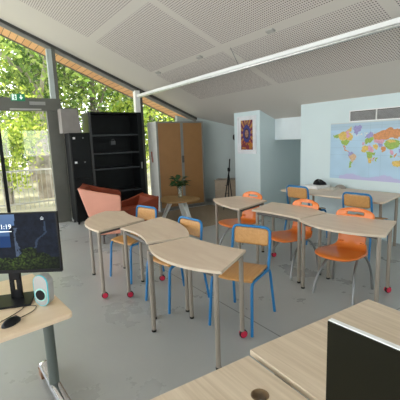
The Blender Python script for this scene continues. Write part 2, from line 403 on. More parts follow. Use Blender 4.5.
def tree(x, y, h, r, trunk, leaf, bk, label, n=5000, size=.1, lean=0.0, lift=.62, multi=1, name='tree'):
    t = thing(name, label, 'tree', (x, y, -.1), 'trees and shrubs outside the glass wall')
    mb = MB()
    for k in range(multi):
        ang = random.uniform(0, 2*PI); sp = .0 if multi == 1 else .5
        bx, by = x + math.cos(ang)*.08*(multi > 1), y + math.sin(ang)*.08*(multi > 1)
        tx, ty = x + math.cos(ang)*r*sp + lean, y + math.sin(ang)*r*sp
        mb.tube(smoothpath([(bx, by, -.15), (bx+(tx-bx)*.2, by+(ty-by)*.2+lean*.2, h*.3), (bx+(tx-bx)*.6, by+(ty-by)*.6, h*.6), (tx, ty, h*.9)]), trunk, 8, r2=trunk*.35)
    if multi == 1:
        for k in range(7):
            a = k*2.4; z = h*(.35+.07*k)
            mb.tube(smoothpath([(x, y, z), (x+math.cos(a)*r*.4, y+math.sin(a)*r*.4, z+h*.1), (x+math.cos(a)*r*.85, y+math.sin(a)*r*.85, z+h*.22)]), trunk*.4, 6, r2=trunk*.12)
    build('trunk', mb, bk, t, smooth=True)
    mb = MB(); crown(mb, x+lean, y, h*lift, r, r, h*.42, n, size); build('foliage', mb, leaf, t)
tree(-12.6, 2.35, 7.5, 2.6, .24, lv_g, bark, 'tall tree with thick mottled grey trunk right behind the glass door', 5200, .10)
tree(-11.6, 1.15, 2.8, 1.1, .035, lv_y, bark, 'bright yellow-green many-stemmed shrub behind the railing', 3300, .065, multi=9, lift=.62, name='shrub')
tree(-13.4, 4.4, 6.8, 2.4, .16, lv_g, barkd, 'leafy green tree behind the black bookcase and tall mullion', 5200, .10)
tree(-14.5, 0.0, 7.5, 2.8, .2, lv_y, bark, 'yellow-green tree at the far left behind the door glass', 5200, .11)
tree(-13.8, 6.9, 5.6, 2.2, .10, lv_y, barkd, 'light green tree seen between bookcase and tambour cupboard', 4600, .095)
tree(-18.5, 3.0, 9.5, 3.6, .25, lv_y, bark, 'bright tall tree farther back above the door transom', 6000, .14)
tree(-19.0, 7.6, 9.0, 3.8, .25, lv_g, barkd, 'broad green tree farther back under the timber soffit', 6000, .14)
tree(-20.5, -1.5, 9.5, 3.8, .25, lv_g, barkd, 'broad green tree farthest back on the left', 6000, .15)
tree(-19.0, 12.0, 8.0, 3.8, .25, lv_d, barkd, 'deep green tree farthest right behind the cupboard', 5000, .14)
mb = MB()
for k in range(9): crown(mb, -23+random.uniform(-1, 1), -8+3.1*k, 1.6, 1.6, 2.2, 2.0, 1500, .15)
h = build('hedge', mb, lv_d); tag(h, 'deep green hedge row behind all the trees', 'hedge'); h['kind'] = 'stuff'

# ================================================================ FURNITURE ALONG THE GABLE
# black locker
x1, x0 = -7.20, -7.58
t = thing('metal_locker', 'narrow black metal locker cabinet with small white labels beside the glass door', 'locker', (x0, 1.85, 0))
build('body', MB().box(x0, x1-.02, 1.86, 2.25, .06, 1.81), m_black, t, bevel=.004)
for z0, z1 in ((.08, .92), (.94, 1.79)):
    d = build('door', MB().box(x1-.02, x1, 1.87, 2.24, z0, z1), m_black, t, bevel=.003)
for z in (1.71, 1.24):
    build('label_plate', MB().box(x1, x1+.003, 1.915, 1.96, z-.02, z+.02), m_label, t)
    build('lock', MB().tube([(x1, 2.11, z), (x1+.012, 2.11, z)], .012, 10), m_silver, t)
for y in (1.88, 2.20): 
    for x in (x0+.02, x1-.06): build('foot', MB().box(x, x+.03, y, y+.03, 0, .06), m_black, t)
# grey box on locker
t = thing('storage_box', 'plain grey upright box standing on top of the black locker', 'box', (x0, 1.76, 1.81))
P = [(1.755, 1.812), (2.10, 1.812), (2.065, 2.27), (1.755, 2.27)]
build('body', MB().prism(P, -7.50, -7.25, axis='x'), mat('warm_grey_board', (.24, .22, .20), .6), t)
mb = MB()
for a, b in ((P[1], P[2]), (P[2], P[3])): mb.tube([(-7.25, a[0], a[1]), (-7.25, b[0], b[1])], .008, 6)
build('edge_trim', mb, m_under, t)
# black open bookcase
X1, X0 = -7.27, -7.70
t = thing('tambour_bookcase', 'tall black open metal bookcase with four empty shelves in front of the window', 'bookcase', (X0, 2.28, 0))
ya, yb = 2.27, 3.42
build('side_panel', MB().box(X0, X1, ya, ya+.05, 0, 2.215), m_black_lit, t, bevel=.003)['label'] = 'black side panel coloured greyer as if lit'
build('side_panel', MB().box(X0, X1, yb-.10, yb, 0, 2.215), m_black, t, bevel=.003)
build('top_panel', MB().box(X0, X1, ya+.05, yb-.10, 2.185, 2.215), m_black, t)
build('back_panel', MB().box(X0, X0+.02, ya+.05, yb-.10, .02, 2.185), m_black, t)
build('base', MB().box(X0+.02, X1-.02, ya+.05, yb-.10, 0, .08), m_black, t)
for z in (1.765, 1.395, 1.075, .585, .25):
    s = build('shelf', MB().box(X0+.02, X1-.03, ya+.05, yb-.10, z-.025, z), m_black, t)
    build('shelf_lip', MB().box(X1-.03, X1-.02, ya+.05, yb-.10, z-.03, z+.002), m_blackshelf, s)
mb = MB(); mb.box(X0+.02, X0+.026, 2.85, 2.95, 1.555, 1.635); mb.tube([(X0+.022, 2.875, 1.63), (X0+.022, 2.88, 1.67), (X0+.022, 2.92, 1.67), (X0+.022, 2.925, 1.63)], .007, 6)
build('tag', mb, mat('grey_tag', (.12, .12, .12), .5), t)['label'] = 'grey padlock-shaped tag on the back panel'
build('tambour_handle', MB().box(X1, X1+.012, yb-.075, yb-.045, 1.02, 1.16), m_alu, t, bevel=.003)
# white / brown tambour cupboard
X1, X0 = -7.22, -7.67; ya, yb = 3.74, 4.98
t = thing('tambour_cupboard', 'tall white cupboard with brown tambour doors and grey centre strip by the rear wall', 'cupboard', (X0, ya, 0))
build('body', MB().box(X0, X1-.03, ya, yb, .0, 2.02), m_whitem, t, bevel=.004)
mb = MB().box(X1-.03, X1, ya+.0, ya+.035, 0, 2.02).box(X1-.03, X1, yb-.035, yb, 0, 2.02).box(X1-.03, X1, ya+.035, yb-.035, 1.985, 2.02).box(X1-.03, X1, ya+.035, yb-.035, 0, .07)
build('front_frame', mb, m_alu, t, bevel=.003)
mid = (ya+yb)/2 + .03
for a, b in ((ya+.035, mid-.035), (mid+.035, yb-.035)):
    d = build('door', MB().box(X1-.028, X1-.012, a, b, .07, 1.985), m_door, t)
d2 = build('centre_strip', MB().box(X1-.028, X1-.002, mid-.035, mid+.035, .07, 1.985), m_alu, t, bevel=.003)
build('lock_handle', MB().box(X1-.002, X1+.015, mid-.028, mid+.028, 1.08, 1.24), m_under, d2, bevel=.004)
st = thing('hanging_strap', 'small reddish strap hanging on the white side of the tall cupboard', 'strap', (X1-.25, ya-.01, 1.2))
build('strap', MB().tube(smoothpath([(X1-.28, ya-.012, 1.36), (X1-.26, ya-.02, 1.25), (X1-.24, ya-.014, 1.12)]), .014, 6), mat('red_strap', (.38, .08, .05), .6), st)
build('hook', MB().tube([(X1-.28, ya+.0, 1.37), (X1-.28, ya-.03, 1.37)], .008, 6), m_white, st)

# drawer unit against the slanted rear wall
ang = math.atan2(6.40-5.10, -6.28+7.80)
Mx = Matrix.Translation((-7.20, 5.39, 0)) @ Matrix.Rotation(ang, 4, 'Z')
t = thing('drawer_unit', 'low taupe wooden drawer unit against the grey rear wall', 'drawers', (-7.33, 5.28, 0))
build('body', MB().box(0, .58, -.42, -.02, 0, .60, Mx), m_drawer, t, bevel=.003)
build('top', MB().box(-.01, .59, -.44, -.0, .60, .622, Mx), m_drawer, t, bevel=.003)
for k in range(3):
    d = build('drawer', MB().box(.015, .565, -.44, -.42, .03+.19*k, .21+.19*k, Mx), m_drawer, t, bevel=.003)
    build('knob', MB().box(.25, .33, -.452, -.44, .115+.19*k, .13+.19*k, Mx), m_under, d)

# tripod with black head beside the pillar
t = thing('tripod_stand', 'black tripod stand leaning upright beside the white pillar', 'tripod', (-6.33, 5.0, 0))
build('column', MB().tube([(-6.33, 5.0, .55), (-6.27, 5.02, 1.15)], .014, 8), m_black, t, smooth=True)
build('clamp', MB().lathe([(.0, .86), (.03, .87), (.035, .91), (.03, .95), (.0, .96)], -6.30, 5.01, 10), m_black, t, smooth=True)
for a in (20, 140, 260):
    ca, sa = math.cos(math.radians(a)), math.sin(math.radians(a))
    build('leg', MB().tube([(-6.31, 5.01, .85), (-6.33+ca*.13, 5.0+sa*.13, 0.005)], .011, 8), m_black, t, smooth=True)
t = thing('wall_speaker', 'small rounded black speaker sticking out at the left edge of the white pillar', 'speaker', (-6.36, 5.4, 1.6))
build('case', MB().lathe([(.02, 1.54), (.055, 1.57), (.06, 1.62), (.05, 1.67), (.015, 1.69)], -6.325, 5.24, 12), m_black, t, smooth=True)
build('bracket', MB().box(-6.32, -6.275, 5.23, 5.25, 1.6, 1.62), m_black, t)

# rug, side table, vase
build_r = build('floor_mat', MB().prism(rrect(-7.1, -5.35, 3.25, 5.05, .03), .001, .010), mat('brown_mat', (.27, .215, .15), .85, var=.1, scale=30))
tag(build_r, 'flat brown floor mat under the little wooden table', 'mat')
t = thing('side_table', 'low round-edged wooden side table with splayed white legs on the brown mat', 'table', (-6.1, 3.68, 0))
poly = [(-6.12+.42*math.cos(a)*(1-.10*math.cos(3*a)), 3.57+.38*math.sin(a)*(1-.10*math.cos(3*a))) for a in [2*PI*k/36 for k in range(36)]]
build('table_top', MB().prism(poly, .425, .455), wood('oiled_top', (.30, .17, .06), (.38, .23, .09), (2, 8, 8), 2), t, bevel=.006)
for a, wd in ((250, .12), (10, .05), (130, .08)):
    a = math.radians(a); R1 = Matrix.Translation((-6.14, 3.58, 0)) @ Matrix.Rotation(a, 4, 'Z')
    mb = MB(); vs = [R1 @ Vector(p) for p in ((.12, -wd, .425), (.12, wd, .425), (.17, wd, .425), (.17, -wd, .425), (.33, -wd*.6, .01), (.33, wd*.6, .01), (.375, wd*.6, .01), (.375, -wd*.6, .01))]
    mb.add(vs, [(0,1,2,3)[::-1], (4,5,6,7), (0,1,5,4), (1,2,6,5), (2,3,7,6), (3,0,4,7)]); build('leg', mb, m_whitem, t)
t = thing('glass_vase', 'clear glass vase holding green leaves on the little wooden table', 'vase', (-6.2, 3.66, .455))
vx, vy = -6.2, 3.66
build('vase', MB().lathe([(.045, .457), (.05, .47), (.042, .58), (.052, .68), (.05, .682), (.038, .58), (.044, .475), (.0, .472)], vx, vy, 16), m_glassy, t, smooth=True)
mb = MB()
for k in range(44):
    a = k*2.4; r = random.uniform(.03, .12); h = random.uniform(.70, .86) - r*.25
    p0 = Vector((vx, vy, .60)); p2 = Vector((vx+math.cos(a)*r, vy+math.sin(a)*r*1.1, h)); mb.tube(smoothpath([p0, p0.lerp(p2, .5)+Vector((0, 0, .05)), p2], 4), .003, 4)
    d = Vector((math.cos(a), math.sin(a), random.uniform(-.4, .6))).normalized(); s = d.cross(Vector((0, 0, 1))).normalized()
    L = .14; kx = [p2, p2+d*L*.35+s*.06+Vector((0,0,.03)), p2+d*L, p2+d*L*.35-s*.06+Vector((0,0,.01))]
    mb.add(kx, [(0, 1, 2), (0, 2, 3)])
build('plant', mb, m_green, t)

# ---------------------------------------------------------------- armchairs
def armchair(name, label, ynb, yfb, hb, hf, xn, xf, m_out, yb_low, hlow=.16, far=None):
    """ynb back-top y, yfb front y, near side panel at xn, far at xf"""
    s = 1 if yfb > ynb else -1
    t = thing(name, label, 'armchair', ((xn+xf)/2, (ynb+yfb)/2, 0), 'leather lounge chairs')
    side = [(ynb, hb), (ynb*.5+yfb*.5, (hb+hf)/2-.012), (yfb, hf), (yfb+.02*s, hf-.05), (yfb, hlow), (yb_low, hlow), ((yb_low+ynb)/2, (hb+hlow)*.45)]
    if s < 0: side = side[::-1]
    build('side_panel', MB().prism(side, xn-.07, xn, axis='x'), m_out, t, bevel=.02, segs=3)
    build('side_panel', MB().prism(far or side, xf, xf+.07, axis='x'), m_rust, t, bevel=.02, segs=3)
    bp = [(ynb, hb-.01), (ynb+.10*s, hb-.03), (yb_low+.14*s, hlow+.1), (yb_low, hlow)]
    if s < 0: bp = bp[::-1]
    build('backrest', MB().prism(bp, xf+.07, xn-.07, axis='x'), m_rust, t, bevel=.02, segs=3)
    a, b = sorted((yb_low+.12*s, yfb-.02*s))
    build('seat_cushion', MB().box(xf+.075, xn-.075, a, b, hlow+.05, .40), m_rust, t, bevel=.03, segs=3)
    for x in (xf+.06, xn-.06):
        for y in (yb_low+.08*s, yfb-.08*s): build('leg', MB().tube([(x, y, hlow+.02), (x, y, 0)], .018, 8), m_under, t)
armchair('leather_armchair', 'rust leather armchair, outer side coloured salmon as if window-lit, seen behind the left student table', 1.47, 2.09, .93, .775, -5.58, -6.28, m_rust_lit, 1.72)
_c = bpy.data.objects['leather_armchair']; _c.rotation_euler = (0, 0, math.radians(-22)); _c.location = (-5.80, 1.90, 0)
armchair('leather_armchair', 'dark rust leather armchair beside the tall cupboard, facing the one with the lit-coloured side', 2.96, 2.28, .62, .45, -5.75, -6.45, m_rust, 2.90)

# ================================================================ MAP WALL
# world map poster
def inpoly(x, y, P):
    r = False; j = len(P)-1
    for i in range(len(P)):
        if (P[i][1] > y) != (P[j][1] > y) and x < (P[j][0]-P[i][0])*(y-P[i][1])/(P[j][1]-P[i][1])+P[i][0]: r = not r
        j = i
    return r
def hsh(i, j, k=0): 
    v = math.sin(i*12.9898 + j*78.233 + k*37.7)*43758.5453; return v - math.floor(v)
def vnoise(x, y, k=0):
    i, j = math.floor(x), math.floor(y); u, v = x-i, y-j; u = u*u*(3-2*u); v = v*v*(3-2*v)
    return (hsh(i,j,k)*(1-u)+hsh(i+1,j,k)*u)*(1-v)+(hsh(i,j+1,k)*(1-u)+hsh(i+1,j+1,k)*u)*v
OR, PK, GR, YL, PU, TN = (.58,.22,.05), (.58,.28,.36), (.26,.40,.04), (.62,.42,.07), (.27,.25,.50), (.56,.36,.20)
CONT = [  # map units: u 0..400 across the part between left edge and Australia, v down
 ([(20,88),(48,84),(58,103),(40,107),(24,102)], GR),
 ([(48,85),(80,68),(100,65),(125,42),(132,58),(118,75),(128,85),(140,100),(130,118),(100,117),(62,114),(54,102)], YL),
 ([(96,72),(116,66),(112,82),(122,96),(108,104),(96,94)], PK),
 ([(62,117),(108,117),(120,123),(106,140),(100,151),(90,147),(74,142)], GR),
 ([(78,146),(92,150),(98,168),(108,178),(118,184),(112,187),(98,178),(88,164)], OR),
 ([(138,44),(160,38),(192,40),(184,62),(168,76),(156,96),(146,82)], PU),
 ([(112,186),(134,182),(148,192),(122,206),(112,204)], PU),
 ([(122,204),(148,192),(162,208),(150,232),(136,242),(128,226),(114,210)], TN),
 ([(124,232),(140,244),(132,258),(128,274),(120,272),(120,250)], GR),
 ([(204,104),(220,86),(238,76),(248,82),(246,100),(230,112)], PU), ([(206,112),(232,108),(246,100),(250,118),(240,132),(214,140),(204,130)], GR),
 ([(190,132),(204,128),(204,144),(192,146)], PK),
 ([(186,172),(196,152),(222,148),(222,176),(198,190)], YL), ([(222,150),(246,154),(256,172),(246,184),(222,178)], PK),
 ([(214,182),(248,182),(262,186),(250,206),(246,218),(224,218),(220,196)], GR), ([(224,218),(248,210),(246,234),(240,246),(230,246),(226,232)], YL), ([(234,222),(246,214),(244,230)], PU), ([(254,216),(260,214),(256,234),(252,232)], OR),
 ([(246,92),(272,82),(292,72),(312,62),(330,54),(346,64),(372,66),(400,70),(430,72),(438,84),(414,92),(404,110),(388,98),(370,118),(346,112),(320,118),(292,118),(258,122),(248,110)], OR),
 ([(250,120),(300,116),(308,126),(292,140),(270,138),(254,132)], PK), ([(248,146),(268,142),(278,160),(266,174),(254,164)], YL), ([(272,140),(296,140),(296,156),(280,158)], PU),
 ([(300,136),(318,122),(346,116),(384,128),(380,146),(362,164),(338,170),(314,156)], GR), ([(318,124),(344,118),(362,130),(336,138)], YL),
 ([(290,154),(314,158),(318,166),(304,186),(298,184)], OR), ([(330,168),(348,172),(352,188),(344,198),(336,184)], PK),
 ([(334,192),(344,202),(350,212),(342,212)], GR), ([(352,194),(366,190),(364,208),(354,206)], OR), ([(372,206),(396,204),(410,214),(394,218)], TN), ([(386,140),(396,132),(400,144),(390,152)], PU), ([(374,170),(382,168),(386,186),(378,188)], PU),
 ([(348,232),(370,222),(392,220),(414,232),(420,250),(408,266),(384,256),(364,256),(352,252)], YL), ([(384,222),(412,232),(418,248),(396,252),(384,240)], OR),
 ([(428,262),(436,264),(426,278)], GR), ([(268,214),(274,212),(270,230),(265,228)], GR),
]
MX0, MX1, MZ0, MZ1 = -3.79, -2.39, 0.885, 1.772
nu, nv = 200, 128; mb = MB(); cols = []
for j in range(nv+1):
    for i in range(nu+1): mb.v.append((MX0+(MX1-MX0)*i/nu, WY-.001, MZ1-(MZ1-MZ0)*j/nv))
lut = []
for j in range(nv):
    for i in range(nu):
        mb.f.append((j*(nu+1)+i, (j+1)*(nu+1)+i, (j+1)*(nu+1)+i+1, j*(nu+1)+i+1))
        u = (i+.5)/nu*468 + 2; v = (j+.5)/nv*318 + 20
        uu = u + (vnoise(u*.12, v*.12, 1)-.5)*9; vv = v + (vnoise(u*.12, v*.12, 2)-.5)*9
        c = None
        for P, cc in CONT:
            if inpoly(uu, vv, P): c = cc
        if c is None:
            sh = .94+.1*vnoise(u*.02, v*.02, 5)
            c = (.40*sh, .58*sh, .72*sh)
            if v < 60: c = (.38, .52, .62)
            if int(v) % 40 < 2 or (int(u) % 58) < 1: c = tuple(a*.88 for a in c)
            if u > 60 and v > 312 + 10*math.sin(u*.035) + 6*vnoise(u*.1, 3, 4): c = (.47, .46, .68)
            if (78 < v < 100 and 110 < u < 250 and vnoise(u*.25, v*.25, 9) > .72): c = (.75, .70, .60)
        else:
            k = vnoise(u*.22, v*.22, 7)
            c = tuple(min(1, a*(.82+.36*k)+.03) for a in c)
        if j < 2: c = (.55, .58, .56)
        cols.append(c)
wm = build('world_map', mb, attr_mat('map_print', .45), colors=cols)
sm = wm.modifiers.new('thick', 'SOLIDIFY'); sm.thickness = .005; sm.offset = 1
tag(wm, 'large world map poster on the white wall above the long table', 'map')
# vent grille
t = thing('vent_grille', 'white framed wall grille with grey louvres above the world map', 'vent', (-2.9, WY, 1.8))
vz0, vz1, vx0, vx1 = 1.778, 1.95, -3.45, -2.45
mb = MB().box(vx0, vx1, WY-.02, WY, vz1-.014, vz1).box(vx0, vx1, WY-.02, WY, vz0, vz0+.014).box(vx0, vx0+.014, WY-.02, WY, vz0, vz1).box(vx1-.014, vx1, WY-.02, WY, vz0, vz1).box(-3.02, -3.005, WY-.02, WY, vz0, vz1)
build('frame', mb, m_white, t)
build('backing', MB().box(vx0+.01, vx1-.01, WY-.004, WY-.001, vz0+.01, vz1-.01), m_under, t)
mb = MB(); k = 0
while vz0+.024+k*.016 < vz1-.02: z = vz0+.024+k*.016; mb.add([(vx0+.014, WY-.016, z), (vx1-.014, WY-.016, z), (vx1-.014, WY-.005, z+.010), (vx0+.014, WY-.005, z+.010), (vx0+.014, WY-.016, z-.002), (vx1-.014, WY-.016, z-.002), (vx1-.014, WY-.005, z+.008), (vx0+.014, WY-.005, z+.008)], [(0,1,2,3),(4,7,6,5),(0,4,5,1),(3,2,6,7)]); k += 1
build('louvres', mb, mat('louvre_grey', (.42, .42, .41), .4, .2), t)

# framed print on pillar (plain generic ornament)
t = thing('framed_print', 'white framed colourful ornamental print hanging on the white pillar', 'picture', (-5.86, WY, 1.25))
fx0, fx1, fz0, fz1 = -6.15, -5.565, 1.26, 2.045
mb = MB(); w = .035
mb.box(fx0, fx1, WY-.03, WY, fz1-w, fz1).box(fx0, fx1, WY-.03, WY, fz0, fz0+w).box(fx0, fx0+w, WY-.03, WY, fz0+w, fz1-w).box(fx1-w, fx1, WY-.03, WY, fz0+w, fz1-w)
build('frame', mb, mat('white_frame', (.72, .74, .76), .4), t, bevel=.003)
build('mount', MB().box(fx0+w, fx1-w, WY-.012, WY-.002, fz0+w, fz1-w), mat('white_mount', (.74, .75, .76), .7), t)
px0, px1, pz0, pz1 = -6.045, -5.675, 1.345, 1.96; nu, nv = 40, 66; mb = MB(); cols = []
for j in range(nv+1):
    for i in range(nu+1): mb.v.append((px0+(px1-px0)*i/nu, WY-.0135, pz1-(pz1-pz0)*j/nv))
for j in range(nv):
    for i in range(nu):
        mb.f.append((j*(nu+1)+i, (j+1)*(nu+1)+i, (j+1)*(nu+1)+i+1, j*(nu+1)+i+1))
        u = (i+.5)/nu*2-1; v = (j+.5)/nv*2-1; r = math.hypot(u, v*1.1+.1); a = math.atan2(v+.1, u)
        if r < .28: c = (.50, .28, .18)
        elif r < .40: c = (.05, .02, .04)
        elif r < .66: c = (.045, .05, .28)
        elif int(a*7/PI*2+60) % 2: c = (.62, .32, .07) if v < .4 else (.55, .16, .03)
        else: c = (.22, .02, .08)
        if v > .55: c = (.25, .03, .06) if hsh(i//4, j//4) > .45 else (.60, .25, .04)
        cols.append(tuple(x*.7*(.7+.6*hsh(i//2, j//2, 3)) for x in c))
build('print', mb, attr_mat('ornament_print', .4), t, colors=cols)

# ---------------------------------------------------------------- pendant lamp
t = thing('linear_pendant_lamp', 'long thin white linear lamp hanging below the sloped ceiling', 'lamp', (-4.2, 3.56, 2.6))
lx0, lx1 = -7.70, -.4
build('housing', MB().box(lx0, lx1, 3.535, 3.59, 2.59, 2.64), mat('lamp_white', (.80, .80, .78), .4, var=.01), t, bevel=.003)
build('louvre', MB().box(lx0+.05, lx1-.05, 3.542, 3.588, 2.566, 2.585), mat('lamp_louvre', (.5, .5, .48), .3, .5, var=.2, scale=30), t)
for x in (-4.2, -1.2):
    build('wire', MB().tube([(x, 3.56, 2.645), (x, 3.42, ceil(3.42)+.0)], (.005), 6), m_silver, t)
t_hooks = []
for i, (x, lb) in enumerate(((-3.37, 'small flat grey ceiling fixing to the right of the lamp wire'), (-6.32, 'small flat grey ceiling fixing near the window end of the lamp'), (-4.92, 'small flat grey ceiling fixing left of the lamp wire'))):
    Ms = Matrix.Translation((x, 3.38, ceil(3.38))) @ Matrix.Rotation(-math.atan(CS), 4, 'X')
    tag(build('ceiling_fixing', MB().box(-.06, .06, -.03, .03, -.025, .0, Ms), mat('fixing_grey', (.38, .37, .34), .5), bevel=.003), lb, 'fixing', 'ceiling fixings')

# ================================================================ TABLES
def student_table(label, O1, O2, I2, I1, b_out, b_in, casters, L=None):
    """outer edge O1->O2 bulges by b_out (away from inner), inner edge I2..I1 dents by b_in; casters: indexes of (O1,O2,I2,I1)"""
    pts = [Vector(p) for p in (O1, O2, I2, I1)]; ctr = sum(pts, Vector((0, 0)))/4
    t = thing('student_table', label, 'table', (ctr.x, ctr.y, 0), 'curved student tables')
    def arc(A, B, b, n=14):
        d = (B-A); nn = Vector((-d.y, d.x)).normalized()
        if nn.dot((A+B)/2-ctr) < 0: nn = -nn
        return [A.lerp(B, k/n) + nn*4*b*(k/n)*(1-k/n) for k in range(n+1)]
    poly = arc(pts[0], pts[1], b_out) + arc(pts[2], pts[3], -b_in)
    a = sum(poly[i].x*poly[(i+1) % len(poly)].y-poly[(i+1) % len(poly)].x*poly[i].y for i in range(len(poly)))
    pl = [tuple(p) for p in (poly if a > 0 else poly[::-1])]
    top = build('table_top', MB().prism(pl, .718, .739), m_edge, t, bevel=.003)
    sh = [tuple(Vector(p).lerp(ctr, .004)) for p in pl]
    build('top_surface', MB().prism(sh, .739, .7402), m_top, top)
    L = [Vector(q) for q in L] if L else [p + (ctr-p).normalized()*.06 for p in pts]
    mb = MB()
    for i in range(4):
        A, B = L[i], L[(i+1) % 4]; mb.tube([(A.x, A.y, .698), (B.x, B.y, .698)], .016, 6)
    build('frame', mb, m_under, t)
    for i, p in enumerate(L):
        z0 = .062 if i in casters else .015
        g = build('leg', MB().tube([(p.x, p.y, z0), (p.x, p.y, .718)], .0185, 14), m_taupe, t, smooth=True)
        if i in casters:
            ax = Vector((.97, -.24, 0)); c0 = Vector((p.x, p.y, .035))+Vector((.24, .97, 0))*.010
            for k, (s0, s1, mm, rr) in enumerate(((-.022, -.009, m_red, .030), (.009, .018, m_red, .027), (-.009, .009, m_black, .034))):
                build('castor_wheel' if k < 2 else 'castor_hub', MB().tube([c0+ax*s0, c0+ax*s1], rr, 16), mm, g, smooth=True)
        else:
            build('foot_cap', MB().tube([(p.x, p.y, 0), (p.x, p.y, .018)], .0205, 12), m_black, g)
    return t
student_table('front curved maple table with one red castor, nearest of the left row', (-2.665, 1.245), (-1.80, 1.35), (-2.05, 1.78), (-2.66, 1.655), .12, .03, [2], [(-2.605, 1.22), (-1.865, 1.35), (-2.07, 1.745), (-2.60, 1.60)])
student_table('middle curved table of the left row with a fan-shaped top curving away', (-3.62, 1.865), (-2.685, 1.665), (-2.765, 1.275), (-3.43, 1.30), .085, .055, [0, 3], [(-3.56, 1.80), (-2.735, 1.64), (-2.80, 1.325), (-3.375, 1.325)])
student_table('rounded student table in front of the armchair with the lit-coloured side', (-4.43, 1.50), (-3.455, 1.085), (-3.635, 1.67), (-4.27, 1.69), .19, .035, [1], [(-4.27, 1.24), (-3.52, 1.105), (-3.68, 1.62), (-4.24, 1.63)])
student_table('far curved table at the left end of the right row, near the pillar', (-4.20, 3.03), (-3.34, 2.80), (-3.54, 3.47), (-4.12, 3.44), .07, -.02, [])
student_table('middle curved table of the right row between two orange chairs', (-3.40, 3.42), (-2.49, 3.355), (-2.50, 2.93), (-3.20, 2.88), .07, .03, [0], [(-3.33, 3.375), (-2.55, 3.325), (-2.54, 2.965), (-3.15, 2.925)])
student_table('right-hand curved table of the right row with a red castor', (-2.475, 2.885), (-1.58, 2.93), (-1.79, 3.50), (-2.47, 3.335), .14, .02, [2], [(-2.415, 2.885), (-1.65, 2.955), (-1.815, 3.44), (-2.41, 3.30)])

def plain_table(name, label, poly, z1, th, m, legs, me=None, grom=None, lz=0, r=.02, wd=None):
    cx = sum(p[0] for p in poly)/len(poly); cy = sum(p[1] for p in poly)/len(poly)
    t = thing(name, label, 'table', (cx, cy, 0))
    return t, build('table_top', MB().prism(poly, z1-th, z1), m, t, bevel=.004)
# long table under the map
t, tp = plain_table('wall_table', 'long grey-beige table with rounded corners against the wall under the world map', [(x + (-.17*(y-4.3)/.84 if x > -3 else 0), y) for x, y in rrect(-4.12, -2.38, 4.30, 5.14, .09)], .74, .022, m_top, None)
for x in (-4.0, -2.58):
    for y in (4.42, 5.02) if x < -3 else (4.62, 5.02): build('leg', MB().tube([(x, y, 0), (x, y, .718)], .02, 12), m_taupe, t, smooth=True)
build('frame', MB().box(-4.0, -2.58, 4.60, 4.63, .68, .718).box(-4.0, -2.58, 5.0, 5.03, .68, .718), m_under, t)
# things on it
cap = build('crumpled_hat', MB().grid(lambda u, v: (-3.82+.12*math.cos(2*PI*u)*math.sin(PI*v*.5+.02)*(1+.2*math.sin(6*PI*u)), 4.93+.08*math.sin(2*PI*u)*math.sin(PI*v*.5+.02), .790+.062*math.cos(PI*v*.5)*(1+.35*math.sin(4*PI*u)+.2*math.cos(10*PI*u))), 24, 8), m_blackplastic, smooth=True)
tag(cap, 'crumpled black cloth hat lying on the white box under the map', 'cap')
tag(build('flat_white_box', MB().box(-3.98, -3.66, 4.70, 5.02, .742, .790), m_white, bevel=.006), 'flat white box on the long table beneath the black hat', 'box')
tag(build('paper_pile', MB().box(-3.62, -3.44, 4.78, 4.98, .742, .756).box(-3.60, -3.46, 4.80, 4.96, .756, .766), mat('paper_beige', (.62, .58, .50), .7), bevel=.002), 'small pile of beige papers right of the flat white box', 'papers')
tag(build('cloth_pouch', MB().grid(lambda u, v: (-3.50+.10*math.cos(2*PI*u)*math.sin(PI*v*.5+.02), 5.05+.055*math.sin(2*PI*u)*math.sin(PI*v*.5+.02), .742+.05*math.cos(PI*v*.5)*(1+.2*math.sin(6*PI*u))), 20, 6), mat('pouch_grey', (.35, .31, .26), .8), smooth=True), 'grey-brown cloth pouch at the wall behind the paper pile', 'pouch')

# ================================================================ CHAIRS
def blue_chair(label):
    t = thing('blue_school_chair', label, 'chair', (0, 0, 0), 'blue tube school chairs')
    # seat : slightly dished ply
    def seat(u, v):
        x = (u-.5)*.375; y = -.21+.385*v; k = abs(u-.5)*2
        x *= (1-.06*v)
        z = .452 + .010*k*k - (.018*max(0, .18-v)/.18)
        return (x, y, z)
    o = build('seat', MB().grid(seat, 12, 12), m_ply, t, smooth=True); s = o.modifiers.new('t', 'SOLIDIFY'); s.thickness = .011; s.offset = 1
    def back(u, v):
        x = (u-.5)*.335; y = .198+.014*v-.0*u + .012*(1-(2*u-1)**2); z = .635+.15*v
        # rounded corners
        k = abs(2*u-1); e = max(0, k-.82)/.18
        z = .71 + (z-.71)*(1-.22*e*e)
        return (x, y, z)
    o = build('backrest', MB().grid(back, 16, 8), m_ply, t, smooth=True); s = o.modifiers.new('t', 'SOLIDIFY'); s.thickness = .010; s.offset = 0
    p = fillet([(-.185, .150, .440), (-.185, .190, .60), (-.180, .212, .802), (.180, .212, .802), (.185, .190, .60), (.185, .150, .440)], .055)
    build('back_frame', MB().tube(p, .0125, 10), m_blue, t, smooth=True)
    for s in (-1, 1):
        f = fillet([(s*.20, -.245, 0), (s*.185, -.205, .438), (s*.185, 0.02, .438)], .055)
        build('leg', MB().tube(f, .0125, 10), m_blue, t, smooth=True)
        f = fillet([(s*.185, 0.02, .438), (s*.185, .185, .438), (s*.205, .255, 0)], .055)
        build('leg', MB().tube(f, .0125, 10), m_blue, t, smooth=True)
    build('cross_bar', MB().tube([(-.185, -.15, .436), (.185, -.15, .436)], .010, 8).tube([(-.185, .13, .436), (.185, .13, .436)], .010, 8), m_blue, t, smooth=True)
    return t
def face(dx, dy): return math.atan2(dy, dx) + PI/2     # local front is -Y
b0 = blue_chair('blue tubular school chair with beech seat at the front table, nearest of all chairs')
b0.location = (-2.315, 1.96, 0); b0.rotation_euler = (0, 0, face(.20, -.45))
